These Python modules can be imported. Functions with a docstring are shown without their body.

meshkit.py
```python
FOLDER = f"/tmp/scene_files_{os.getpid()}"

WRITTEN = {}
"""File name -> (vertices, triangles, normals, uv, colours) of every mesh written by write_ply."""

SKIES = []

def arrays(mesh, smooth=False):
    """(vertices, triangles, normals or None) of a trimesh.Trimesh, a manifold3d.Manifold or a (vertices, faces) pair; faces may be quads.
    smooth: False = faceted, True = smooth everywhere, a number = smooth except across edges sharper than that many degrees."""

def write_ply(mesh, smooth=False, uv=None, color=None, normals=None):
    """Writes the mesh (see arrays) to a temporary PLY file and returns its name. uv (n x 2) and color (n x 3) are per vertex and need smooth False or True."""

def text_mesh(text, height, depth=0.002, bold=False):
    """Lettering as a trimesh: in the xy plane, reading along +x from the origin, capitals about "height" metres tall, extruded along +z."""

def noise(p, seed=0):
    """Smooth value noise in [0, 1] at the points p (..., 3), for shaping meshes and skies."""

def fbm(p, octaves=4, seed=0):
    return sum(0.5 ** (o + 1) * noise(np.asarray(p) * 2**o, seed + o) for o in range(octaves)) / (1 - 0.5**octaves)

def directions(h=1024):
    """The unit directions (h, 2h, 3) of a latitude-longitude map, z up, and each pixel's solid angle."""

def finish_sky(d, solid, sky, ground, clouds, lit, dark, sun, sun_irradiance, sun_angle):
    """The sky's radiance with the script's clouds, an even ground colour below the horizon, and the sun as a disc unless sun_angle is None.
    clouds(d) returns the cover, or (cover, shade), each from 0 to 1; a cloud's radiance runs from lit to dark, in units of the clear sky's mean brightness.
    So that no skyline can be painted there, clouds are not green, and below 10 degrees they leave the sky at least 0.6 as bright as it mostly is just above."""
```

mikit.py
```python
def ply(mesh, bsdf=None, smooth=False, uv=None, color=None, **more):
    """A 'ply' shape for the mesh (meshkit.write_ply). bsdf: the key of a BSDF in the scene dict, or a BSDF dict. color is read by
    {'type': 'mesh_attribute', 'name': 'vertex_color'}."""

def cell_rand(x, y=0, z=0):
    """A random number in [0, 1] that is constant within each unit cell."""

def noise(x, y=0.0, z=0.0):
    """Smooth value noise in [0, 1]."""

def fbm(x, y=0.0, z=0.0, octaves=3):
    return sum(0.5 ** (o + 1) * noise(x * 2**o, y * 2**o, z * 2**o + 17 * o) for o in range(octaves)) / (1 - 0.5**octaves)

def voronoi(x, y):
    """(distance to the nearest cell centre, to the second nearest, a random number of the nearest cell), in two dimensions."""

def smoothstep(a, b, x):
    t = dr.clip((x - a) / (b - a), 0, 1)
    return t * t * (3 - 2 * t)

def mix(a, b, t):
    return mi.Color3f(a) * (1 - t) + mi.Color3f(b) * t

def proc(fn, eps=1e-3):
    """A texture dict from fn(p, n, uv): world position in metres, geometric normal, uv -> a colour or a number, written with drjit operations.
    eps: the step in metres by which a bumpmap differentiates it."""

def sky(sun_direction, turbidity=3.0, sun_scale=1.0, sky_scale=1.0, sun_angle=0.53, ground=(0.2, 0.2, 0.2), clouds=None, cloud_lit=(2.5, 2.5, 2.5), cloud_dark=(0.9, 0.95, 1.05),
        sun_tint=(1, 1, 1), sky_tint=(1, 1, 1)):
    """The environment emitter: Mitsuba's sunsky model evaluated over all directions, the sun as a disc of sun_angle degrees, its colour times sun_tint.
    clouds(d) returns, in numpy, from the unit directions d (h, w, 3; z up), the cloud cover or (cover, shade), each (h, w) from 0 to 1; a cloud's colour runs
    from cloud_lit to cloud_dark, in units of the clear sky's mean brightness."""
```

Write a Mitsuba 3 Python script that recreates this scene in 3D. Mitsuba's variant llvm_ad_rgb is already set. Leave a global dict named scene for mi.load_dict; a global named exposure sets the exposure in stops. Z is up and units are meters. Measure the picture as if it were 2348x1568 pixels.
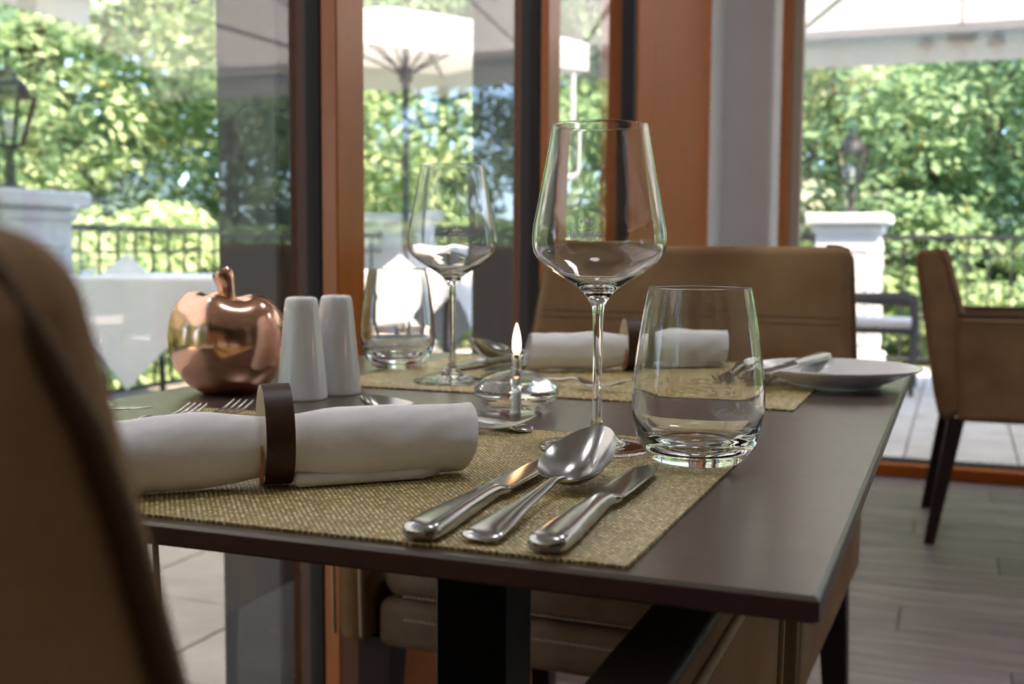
import math, random
import numpy as np, trimesh, drjit as dr, mitsuba as mi
import mikit, meshkit

T4 = mi.ScalarTransform4f
scene, labels = {}, {}
rng = np.random.default_rng(7)
random.seed(7)

# ------------------------------------------------------------------ camera, sky, added lamps, exposure
TH, PITCH, ROLL, FPX = 0.3711, 0.0821, 0.0058, 2632.43
EYE = np.array([0.0493, -0.4741, 0.892])
_f = np.array([-math.sin(TH) * math.cos(PITCH), math.cos(TH) * math.cos(PITCH), -math.sin(PITCH)])
_r = np.array([math.cos(TH), math.sin(TH), 0.0])
_u = np.cross(_r, _f)
_up = _u * math.cos(ROLL) - _r * math.sin(ROLL)
exposure = 0.88
scene['camera'] = {
    'type': 'thinlens', 'fov_axis': 'x', 'fov': 2 * math.degrees(math.atan(1174 / FPX)),
    'to_world': T4().look_at(origin=EYE.tolist(), target=(EYE + _f).tolist(), up=_up.tolist()),
    'aperture_radius': 0.0020, 'focus_distance': 0.74, 'near_clip': 0.02, 'far_clip': 300.0}
SUN = (0.50, -0.38, 0.80)
scene['sky'] = mikit.sky(SUN, turbidity=3.0, sun_scale=7.0, sky_scale=14.0, sun_angle=1.5, ground=(0.16, 0.17, 0.12), sun_tint=(1.0, 0.95, 0.86))
CEIL = 2.75
FILL_POWER = 16.0
FILL_LAMPS = [(-0.10, 0.45), (0.15, 1.75), (2.2, 2.75), (3.9, 2.4)]  # out of view, added to lift the light level indoors

# ------------------------------------------------------------------ materials
def pr(col, rough=0.5, spec=0.5, **k):
    d = {'type': 'principled', 'roughness': rough, 'specular': spec, **k}
    d['base_color'] = col if isinstance(col, dict) else {'type': 'rgb', 'value': list(col)}
    return {'type': 'twosided', 'bsdf': d}
def mat(name, d):
    scene['mat_' + name] = d
    return 'mat_' + name
N, F, MX = mikit.noise, mikit.fbm, mikit.mix
def wood_fn(a, b, s=1.0, axis=2):
    def fn(p, n, uv):
        q = [p.x * s, p.y * s, p.z * s]
        q[axis] = q[axis] * 0.06
        g = F(q[0] * 60, q[1] * 60, q[2] * 60, octaves=3)
        return MX(a, b, g)
    return mikit.proc(fn)
M_ORANGE = mat('orange_wood', pr(wood_fn((0.36, 0.086, 0.010), (0.45, 0.122, 0.017)), 0.5, 0.2))
M_POST = mat('post_wood', pr(wood_fn((0.36, 0.100, 0.016), (0.46, 0.145, 0.030)), 0.24, 0.55))
M_DARKFRAME = mat('dark_frame', pr((0.022, 0.019, 0.021), 0.6, 0.25))
M_GREYFRAME = mat('grey_frame', pr((0.045, 0.043, 0.048), 0.55, 0.3))
M_REVEAL_SHEEN = mat('reveal_sheen', pr((0.50, 0.44, 0.36), 0.3, 0.5))  # pale tone paints the window reflected in the glossy wood reveal
M_FIN = mat('fin', pr((0.075, 0.077, 0.088), 0.55, 0.4))
M_WALL = mat('wall', pr(mikit.proc(lambda p, n, uv: MX((0.66, 0.645, 0.645), (0.70, 0.69, 0.69), N(p.x * 9, p.y * 9, p.z * 9))), 0.8, 0.2))
M_BROWNWALL = mat('brown_wall', pr((0.20, 0.155, 0.125), 0.8, 0.2))
M_CEIL = mat('ceiling', pr((0.78, 0.76, 0.73), 0.9, 0.2))
M_PANE = mat('pane', {'type': 'thindielectric', 'int_ior': 1.62, 'ext_ior': 1.0})
M_GLASS = mat('glass', {'type': 'dielectric', 'int_ior': 1.50, 'ext_ior': 1.0})
M_LGLASS = mat('lantern_glass', {'type': 'thindielectric', 'int_ior': 1.5, 'ext_ior': 1.0})
def table_fn(p, n, uv):
    g = F(p.x * 14, p.y * 90, 3.0, octaves=3)
    return MX((0.054, 0.040, 0.033), (0.062, 0.046, 0.038), g)
M_TABLE = mat('table_laminate', pr(mikit.proc(table_fn), 0.29, 1.0))
M_EDGE = mat('table_edge', pr((0.045, 0.022, 0.020), 0.42, 0.45))
M_BLACK = mat('black_metal', pr((0.005, 0.005, 0.006), 0.5, 0.2))
M_STEEL = mat('steel', {'type': 'twosided', 'bsdf': {'type': 'roughconductor', 'alpha': 0.035, 'distribution': 'ggx', 'eta': {'type': 'rgb', 'value': [2.9, 2.9, 2.8]}, 'k': {'type': 'rgb', 'value': [3.1, 3.1, 3.0]}}})
M_COPPER = mat('copper', {'type': 'twosided', 'bsdf': {'type': 'roughconductor', 'alpha': 0.025, 'distribution': 'ggx', 'material': 'Cu', 'specular_reflectance': {'type': 'rgb', 'value': [0.92, 0.84, 0.74]}}})
M_PORC = mat('porcelain', pr((0.76, 0.77, 0.80), 0.12, 0.5, clearcoat=0.6, clearcoat_gloss=0.9))
M_PLATE = mat('plate', pr((0.70, 0.69, 0.69), 0.14, 0.5))
def cloth_fn(p, n, uv):
    t = 0.5 + 0.5 * (N(p.x * 300, p.y * 300, p.z * 300) - 0.5)
    return MX((0.74, 0.735, 0.765), (0.84, 0.835, 0.86), t)
M_NAPKIN = mat('napkin', pr(mikit.proc(cloth_fn), 0.85, 0.15, sheen=0.3))
M_CLOTH = mat('tablecloth', pr((0.78, 0.80, 0.84), 0.85, 0.15))
M_RING = mat('ring_wood', pr(wood_fn((0.030, 0.011, 0.007), (0.062, 0.025, 0.014), 3.0, 1), 0.45, 0.4))
M_RINGIN = mat('ring_inside', pr((0.62, 0.52, 0.38), 0.6, 0.3))
M_RINGTAIL = mat('ring_tail', pr((0.30, 0.14, 0.07), 0.5, 0.35))
def suede(a, b, s=9.0):
    def fn(p, n, uv):
        g = F(p.x * s, p.y * s, p.z * s, octaves=4)
        f = N(p.x * 700, p.y * 700, p.z * 700)
        return MX(a, b, dr.clip(1.7 * g - 0.35 + 0.25 * (f - 0.5), 0, 1))
    return mikit.proc(fn)
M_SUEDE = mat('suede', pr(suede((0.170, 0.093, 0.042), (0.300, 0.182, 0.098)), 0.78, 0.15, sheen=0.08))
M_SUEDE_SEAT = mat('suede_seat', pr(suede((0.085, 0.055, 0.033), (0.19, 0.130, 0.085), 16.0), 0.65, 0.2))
M_SUEDE_DARK = mat('suede_piping', pr((0.11, 0.062, 0.032), 0.7, 0.2))
M_ARM_SHADE = mat('arm_shade', pr((0.022, 0.013, 0.010), 0.6, 0.25))  # near black puts the shade on the arm tops into colour
M_PIPE = mat('pale_piping', pr((0.36, 0.26, 0.16), 0.7, 0.2))
M_THREAD = mat('thread', pr((0.42, 0.33, 0.23), 0.8, 0.2))
M_WENGE = mat('wenge', pr((0.024, 0.011, 0.012), 0.55, 0.25))
M_MATW = mat('woven', pr({'type': 'mesh_attribute', 'name': 'vertex_color'}, 0.24, 0.7))
M_WICK = mat('wick', pr((0.85, 0.85, 0.83), 0.8, 0.2))
M_BURNT = mat('burnt_wick', pr((0.05, 0.03, 0.02), 0.8, 0.2))
M_ETCH = mat('etch', pr((0.97, 0.97, 0.96), 0.9, 0.1))
def plank_mat(i, a, b):
    def fn(p, n, uv):
        g = F(p.x * 5 + i * 3.1, p.y * 55, i * 7.0, octaves=4)
        return MX(a, b, dr.clip(1.6 * g - 0.3, 0, 1))
    return mat('plank_%d' % i, pr(mikit.proc(fn), 0.42, 0.35))
PLANKS = [plank_mat(0, (0.160, 0.130, 0.136), (0.255, 0.216, 0.224)), plank_mat(1, (0.138, 0.112, 0.117), (0.228, 0.192, 0.199)), plank_mat(2, (0.175, 0.145, 0.151), (0.28, 0.242, 0.25))]
M_GROUT = mat('grout', pr((0.10, 0.09, 0.085), 0.9, 0.2))
def tile_mat(i, a, b):
    def fn(p, n, uv):
        return MX(a, b, dr.clip(1.5 * F(p.x * 7 + i, p.y * 7, i * 5.0, octaves=4) - 0.25, 0, 1))
    return mat('tile_%d' % i, pr(mikit.proc(fn), 0.7, 0.3))
TILES = [tile_mat(0, (0.50, 0.45, 0.41), (0.62, 0.57, 0.53)), tile_mat(1, (0.47, 0.425, 0.39), (0.60, 0.55, 0.51)), tile_mat(2, (0.52, 0.475, 0.43), (0.66, 0.61, 0.565))]
M_JOINT = mat('tile_joint', pr((0.17, 0.155, 0.14), 0.9, 0.2))
M_GRASS = mat('garden', pr(mikit.proc(lambda p, n, uv: MX((0.05, 0.09, 0.025), (0.12, 0.19, 0.05), F(p.x * 2, p.y * 2, 0.0, octaves=4))), 0.9, 0.1))
M_WHITESTONE = mat('white_stucco', pr((0.55, 0.57, 0.61), 0.8, 0.2))
M_RAIL = mat('railing', pr((0.03, 0.034, 0.042), 0.35, 0.5))
M_LANT = mat('lantern_iron', pr((0.022, 0.021, 0.024), 0.55, 0.3))
M_FABRIC = mat('awning_fabric', {'type': 'principledthin', 'base_color': {'type': 'rgb', 'value': [0.72, 0.70, 0.68]}, 'roughness': 0.8, 'diff_trans': 0.78})
M_PARASOL = mat('parasol_fabric', {'type': 'principledthin', 'base_color': {'type': 'rgb', 'value': [0.66, 0.64, 0.62]}, 'roughness': 0.8, 'diff_trans': 0.5})
M_ALU = mat('aluminium', pr((0.62, 0.63, 0.66), 0.35, 0.5, metallic=0.4))
M_LOGO = mat('valance_print', pr((0.22, 0.215, 0.21), 0.8, 0.2))
M_PATIO = mat('patio_frame', pr((0.045, 0.04, 0.042), 0.5, 0.4))
M_CUSHION = mat('patio_cushion', pr((0.62, 0.57, 0.52), 0.9, 0.2))
M_BARK = mat('bark', pr(mikit.proc(lambda p, n, uv: MX((0.07, 0.05, 0.038), (0.15, 0.115, 0.09), F(p.x * 20, p.y * 20, p.z * 3, octaves=3))), 0.9, 0.1))
M_LEAF = mat('leaf', {'type': 'principledthin', 'base_color': {'type': 'mesh_attribute', 'name': 'vertex_color'}, 'roughness': 0.55, 'diff_trans': 0.75, 'spec_trans': 0.0})
M_LAMPRIM = mat('lamp_rim', pr((0.7, 0.7, 0.7), 0.4, 0.5))

# ------------------------------------------------------------------ helpers
used = {}
def key_for(base):
    k = used.get(base, -1) + 1
    used[base] = k
    return base if k == 0 else '%s_%03d' % (base, k)
def tag(k, label=None, cat=None, group=None, kind=None):
    d = {}
    if label: d['label'] = label
    if cat: d['category'] = cat
    if group: d['group'] = group
    if kind: d['kind'] = kind
    labels[k] = d
    return k
MATX = {}
def thing(name, label=None, cat=None, group=None, kind=None, M=None):
    k = key_for(name)
    tag(k, label, cat, group, kind)
    MATX[k] = M
    return k
def part(parent, name, mesh, m=None, smooth=False, label=None, kind=None, **kw):
    k = key_for(parent + '__' + name)
    root = parent.split('__')[0]
    d = mesh if isinstance(mesh, dict) else mikit.ply(mesh, m, smooth, **kw)
    if MATX.get(root) is not None:
        d = {**d, 'to_world': MATX[root]}
    scene[k] = d
    if label or kind: tag(k, label, kind=kind)
    return k
def single(name, mesh, m, label, cat, smooth=False, group=None, kind=None, M=None, **kw):
    k = thing(name, label, cat, group, kind, M)
    d = mesh if isinstance(mesh, dict) else mikit.ply(mesh, m, smooth, **kw)
    if M is not None: d = {**d, 'to_world': M}
    scene[k] = d
    return k
def copy(root, label, M, group=None, name=None):
    base = name or root.rsplit('_', 1)[0] if root[-3:].isdigit() else (name or root)
    k = key_for(base)
    g = group or labels[root].get('group')
    tag(k, label, labels[root].get('category'), g, labels[root].get('kind'))
    for q in [q for q in scene if q == root or q.startswith(root + '__')]:
        scene[k + q[len(root):]] = {**scene[q], 'to_world': M}
        if q in labels and q != root: labels[k + q[len(root):]] = dict(labels[q])
    return k
def place(x, y, z=0.0, rz=0.0, s=1.0):
    m = T4().translate([x, y, z]).rotate([0, 0, 1], rz)
    return m.scale([s, s, s]) if s != 1 else m
def box(lo, hi, b=0.0):
    lo, hi = np.minimum(lo, hi).astype(float), np.maximum(lo, hi).astype(float)
    if b <= 0:
        m = trimesh.creation.box(extents=hi - lo); m.apply_translation((lo + hi) / 2); return m
    b = min(b, 0.49 * float((hi - lo).min()))
    pts = []
    for sx in (0, 1):
        for sy in (0, 1):
            for sz in (0, 1):
                c = np.where([sx, sy, sz], hi, lo); d = np.where([sx, sy, sz], -b, b)
                for a in range(3):
                    e = d.copy(); e[a] = 0; pts.append(c + e)
    return trimesh.convex.convex_hull(np.array(pts))
def cat(ms): return trimesh.util.concatenate([m if isinstance(m, trimesh.Trimesh) else trimesh.Trimesh(m[0], m[1], process=False) for m in ms])
_ico = {}
def hull(sph, sub=2):
    if sub not in _ico: _ico[sub] = np.array(trimesh.creation.icosphere(subdivisions=sub).vertices)
    return trimesh.convex.convex_hull(np.vstack([np.array(p, float) + r * _ico[sub] for p, r in sph]))
def quadgrid(P, closed_u=False, closed_v=False):
    nu, nv = P.shape[:2]
    idx = np.arange(nu * nv).reshape(nu, nv)
    a = np.vstack([idx, idx[:1]]) if closed_u else idx
    if closed_v: a = np.hstack([a, a[:, :1]])
    q = np.stack([a[:-1, :-1], a[1:, :-1], a[1:, 1:], a[:-1, 1:]], -1).reshape(-1, 4)
    return trimesh.Trimesh(P.reshape(-1, 3), np.vstack([q[:, [0, 1, 2]], q[:, [0, 2, 3]]]), process=False)
def tube(pts, rad, n=10, caps=True):
    p = np.asarray(pts, float); t = np.gradient(p, axis=0); t /= np.linalg.norm(t, axis=1, keepdims=True) + 1e-12
    r = np.broadcast_to(rad, (len(p),)).astype(float)
    ref = np.array([0, 0, 1.0]) if abs(t[0][2]) < 0.9 else np.array([1.0, 0, 0])
    A = []
    a = np.cross(t[0], ref); a /= np.linalg.norm(a)
    for i in range(len(p)):
        a = a - t[i] * (a @ t[i]); a /= np.linalg.norm(a); A.append(a)
    A = np.array(A); B = np.cross(t, A)
    ang = np.arange(n) * 2 * np.pi / n
    P = p[:, None] + r[:, None, None] * (np.cos(ang)[None, :, None] * A[:, None] + np.sin(ang)[None, :, None] * B[:, None])
    m = quadgrid(P, closed_v=True)
    if caps:
        v = np.vstack([m.vertices, p[0], p[-1]]); k = len(p) * n
        i = np.arange(n); j = (i + 1) % n
        f = np.vstack([m.faces, np.stack([i * 0 + k, i, j], 1), np.stack([i * 0 + k + 1, (len(p) - 1) * n + j, (len(p) - 1) * n + i], 1)])
        m = trimesh.Trimesh(v, f, process=False)
    m.fix_normals() if len(m.faces) < 5000 and caps else None
    return m
def bar(a, b, r, n=8): return tube([a, (np.array(a) + np.array(b)) / 2, b], r, n)
def lathe(prof, n=48, cx=0.0, cy=0.0, cz=0.0):
    """outward normals when the profile runs from the bottom outside up"""
    p = np.asarray(prof, float); a = np.arange(n) * 2 * np.pi / n
    P = np.stack([cx + p[:, :1] * np.cos(a), cy + p[:, :1] * np.sin(a), cz + np.repeat(p[:, 1:], n, 1)], -1)
    m = quadgrid(P, closed_v=True)
    m.faces = m.faces[:, ::-1]
    return m
def spline(pts, n):
    from scipy.interpolate import PchipInterpolator
    p = np.asarray(pts, float); s = np.r_[0, np.cumsum(np.linalg.norm(np.diff(p, axis=0), axis=1))]
    u = np.linspace(0, s[-1], n)
    return np.stack([PchipInterpolator(s, p[:, k])(u) for k in range(p.shape[1])], 1)
def loft(st, n=14, power=2.0):
    """stations (centre xyz, half width x, half height z) along y -> closed mesh with superellipse sections"""
    a = np.arange(n) * 2 * np.pi / n
    c, s = np.cos(a), np.sin(a)
    ex, ez = np.sign(c) * np.abs(c) ** (2 / power), np.sign(s) * np.abs(s) ** (2 / power)
    P = np.array([[np.array(ct) + [hw * x, 0, hh * z] for x, z in zip(ex, ez)] for ct, hw, hh in st])
    m = quadgrid(P, closed_v=True)
    k = len(st) * n; i = np.arange(n); j = (i + 1) % n
    v = np.vstack([m.vertices, st[0][0], st[-1][0]])
    f = np.vstack([m.faces, np.stack([i * 0 + k, i, j], 1), np.stack([i * 0 + k + 1, (len(st) - 1) * n + j, (len(st) - 1) * n + i], 1)])
    m = trimesh.Trimesh(v, f, process=False); m.fix_normals()
    return m
def resample_stations(st, n):
    from scipy.interpolate import PchipInterpolator
    y = np.array([s[0][1] for s in st], float)
    arr = np.array([[s[0][0], s[0][2], s[1], s[2]] for s in st], float)
    u = np.linspace(y[0], y[-1], n); q = PchipInterpolator(y, arr)(u)
    return [((q[i, 0], u[i], q[i, 1]), q[i, 2], q[i, 3]) for i in range(n)]

TOP = 0.75      # table top
MATZ = 0.0022   # thickness of a placemat

# ------------------------------------------------------------------ the room
X0, X1, Y0, Y1 = -0.74, 5.5, -6.5, 4.2426
k = thing('floor', 'grey brown wood look plank floor inside the dining room', 'floor', kind='structure')
part(k, 'screed', box((X0 - 0.05, Y0, -0.12), (X1, Y1 + 0.10, -0.006)), M_GROUT, label='dark joints between the planks')
pm = {}
pw, pl = 0.198, 1.38
row, y = 0, Y1 + 0.05
npl = 0
while y > -1.6:
    off = [0.0, 0.46, 0.92, 0.23, 0.70][row % 5]
    x = X0 - off + 0.0
    while x < X1:
        a, b = max(x, X0 - 0.03), min(x + pl, X1)
        if b - a > 0.06:
            part(k, 'plank', box((a + 0.0012, y - pw + 0.0012, -0.012), (b - 0.0012, y - 0.0012, 0.0), 0.0015), PLANKS[(row * 7 + npl * 5) % 3])
            npl += 1
        x += pl
    y -= pw; row += 1
part(k, 'far_planks', box((X0 - 0.03, Y0, -0.012), (X1, y, -0.0002)), PLANKS[0], kind='stuff')
k = thing('ceiling', 'white plaster ceiling of the dining room', 'ceiling', kind='structure')
part(k, 'plaster', box((X0 - 0.05, Y0 - 0.1, CEIL), (X1 + 0.1, Y1 + 0.1, CEIL + 0.05)), M_CEIL)
single('roof', box((X0 - 0.35, Y0 - 0.4, CEIL + 0.05), (X1 + 0.4, Y1 + 0.40, CEIL + 0.35)), M_WALL, 'unseen flat roof slab over the dining room, added to block the sun', 'roof', kind='structure')  # unseen slab, put in to keep the sun out of the room
k = thing('wall_left', 'left wall with an orange wood panel and white plaster beside the windows', 'wall', kind='structure')
part(k, 'wood_panel', box((-0.84, 2.436, 0.0), (X0, 3.354, CEIL), 0.004), M_ORANGE, label='broad orange wood panel')
part(k, 'panel_edge', box((-0.778, 2.410, 0.0), (-0.744, 2.436, CEIL), 0.002), M_DARKFRAME, label='dark edge strip of the wood panel')
part(k, 'plaster', box((-0.99, 3.354, 0.0), (X0 - 0.002, Y1 + 0.2, CEIL)), M_WALL, label='white plaster')
single('wall_corner', hull([((x, y, z), 0.02) for x in (-0.75, -0.590) for y in (3.60, 3.76) for z in (-0.0, CEIL)]), M_WALL, 'white corner pillar between the orange wood panel and the back window', 'pillar', smooth=30, kind='structure')
part('wall_left', 'plaster', box((-0.99, Y0, 0.0), (X0, -3.4, CEIL)), M_WALL, label='white plaster')
k = thing('wall_right', 'brown side wall opposite the windows', 'wall', kind='structure')
part(k, 'plaster', box((X1, Y0 - 0.1, 0), (X1 + 0.1, Y1 + 0.1, CEIL)), M_BROWNWALL)
k = thing('wall_front', 'brown wall of the dining room behind the camera', 'wall', kind='structure')
part(k, 'plaster', box((X0 - 0.05, Y0 - 0.1, 0), (X1, Y0, CEIL)), M_BROWNWALL)

GX = -0.778
SILL = 0.31
def left_window(name, y0, y1, label, posts, sill=SILL):
    k = thing(name, label, 'window', kind='structure')
    part(k, 'pane', trimesh.Trimesh([[GX, y0, 0.02], [GX, y1, 0.02], [GX, y1, CEIL], [GX, y0, CEIL]], [[0, 1, 2], [0, 2, 3]], process=False), M_PANE, label='clear window pane')
    part(k, 'bottom_rail', box((-0.80, y0, 0.0), (-0.744, y1, sill), 0.004), M_ORANGE, label='orange wood bottom rail')
    for (a, b, wx) in posts:
        part(k, 'post', box((wx, a, 0.0), (X0, b, CEIL), 0.002), M_POST, label='orange wood post')
        part(k, 'frame', box((wx - 0.023, a - 0.001, 0.0), (wx - 0.0005, b + 0.012, CEIL), 0.002), M_DARKFRAME, label='dark metal frame')
        part(k, 'outer_profile', box((wx - 0.058, a + 0.03, 0.0), (wx - 0.032, b + 0.022, CEIL), 0.002), M_GREYFRAME, label='grey outer profile')
    return k
left_window('window_1', -3.4, 0.912, 'large window to the left of the copper apple', [(0.899, 0.976, -0.765)], 0.10)
left_window('window_2', 0.974, 1.764, 'window between the two orange posts behind the table', [(1.748, 1.823, -0.757)])
left_window('window_3', 1.824, 2.414, 'narrow window beside the broad orange wood panel', [])
def back_window(name, x0, x1, label):
    k = thing(name, label, 'window', kind='structure')
    gy = Y1 + 0.125
    part(k, 'pane', trimesh.Trimesh([[x0, gy, 0.03], [x1, gy, 0.03], [x1, gy, CEIL], [x0, gy, CEIL]], [[0, 1, 2], [0, 2, 3]], process=False), M_PANE, label='clear window pane')
    part(k, 'post', box((x0 - 0.066, Y1, 0.0), (x0 - 0.0325, Y1 + 0.115, CEIL), 0.003), M_POST, label='orange wood post')
    part(k, 'sheen_trim', box((x0 - 0.032, Y1 + 0.060, 0.0), (x0 + 0.012, Y1 + 0.112, CEIL), 0.003), M_REVEAL_SHEEN, label='pale inner trim, window reflection put into its colour')
    part(k, 'seal', box((x0 - 0.02, Y1 + 0.116, 0.0), (x0 + 0.006, Y1 + 0.15, CEIL)), M_DARKFRAME, label='dark seal')
    part(k, 'bottom_rail', box((x0, Y1 - 0.005, 0.0), (x1, Y1 + 0.06, 0.048), 0.004), M_ORANGE, label='orange wood bottom rail')
    part(k, 'bottom_seal', box((x0, Y1 + 0.061, 0.0), (x1, Y1 + 0.14, 0.055)), M_DARKFRAME, label='dark bottom seal')
    return k
back_window('window_4', -0.576, 1.10, 'tall window behind the chair on the right')
back_window('window_5', 1.18, 2.95, 'second tall window of the back wall')
back_window('window_6', 3.03, 5.42, 'third tall window of the back wall')
single('trim_1', box((-0.950, 0.92, 0.0), (-0.8475, 1.06, CEIL + 0.05), 0.004), M_FIN, 'dark grey facade pilaster outside the glass behind the copper apple', 'pilaster', kind='structure')
single('trim_2', box((-0.955, 1.856, 0.0), (-0.8475, 2.02, CEIL + 0.05), 0.004), M_FIN, 'dark grey facade pilaster outside the glass behind the far wine glass', 'pilaster', kind='structure')
lk0 = None
for i, (x, y) in enumerate(FILL_LAMPS):
    lab = 'added unseen ceiling lamp, round and flat with a white rim'
    k = thing('added_ceiling_lamp', lab, 'lamp', 'added unseen ceiling lamps above the dining room')
    part(k, 'rim', lathe([(0.17, 0.0), (0.19, -0.005), (0.19, -0.035), (0.175, -0.04), (0.17, -0.03)], 32, x, y, CEIL), M_LAMPRIM, 30)
    dm = lathe([(0.0005, -0.034), (0.17, -0.034)], 32, x, y, CEIL)
    part(k, 'diffuser', {**mikit.ply(dm, M_LAMPRIM), 'emitter': {'type': 'area', 'radiance': {'type': 'rgb', 'value': [FILL_POWER * 0.96, FILL_POWER * 0.97, FILL_POWER]}}})

# ------------------------------------------------------------------ the table
TW, TD = 0.678, 0.9365
TT = 0.0118
tb = thing('dining_table', 'dark brown two seat dining table on a black column beside the window', 'table')
kt = part(tb, 'tabletop', box((-TW, 0, TOP - TT), (0, TD, TOP), 0.0016), M_TABLE, label='dark brown laminate top')
edge = cat([box((-TW - 0.0006, -0.0006, TOP - TT + 0.0016), (0.0006, 0.004, TOP - 0.0018)), box((-TW - 0.0006, TD - 0.004, TOP - TT + 0.0016), (0.0006, TD + 0.0006, TOP - 0.0018)),
            box((-TW - 0.0006, 0.004, TOP - TT + 0.0016), (-TW + 0.004, TD - 0.004, TOP - 0.0018)), box((-0.004, 0.004, TOP - TT + 0.0016), (0.0006, TD - 0.004, TOP - 0.0018))])
part(kt, 'edge_band', edge, M_EDGE, label='reddish brown edge band')
CX, CY = -0.3445, 0.468
part(tb, 'column', box((CX - 0.048, CY, 0.02), (CX + 0.022, CY + 0.07, TOP - TT - 0.006), 0.003), M_BLACK, label='black square column')
part(tb, 'mounting_plate', box((CX - 0.16, CY - 0.16, TOP - TT - 0.006), (CX + 0.16, CY + 0.16, TOP - TT), 0.002), M_BLACK)
part(tb, 'base_plate', box((CX - 0.21, CY - 0.21, 0.0), (CX + 0.21, CY + 0.21, 0.02), 0.004), M_BLACK, label='black base plate')

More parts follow.
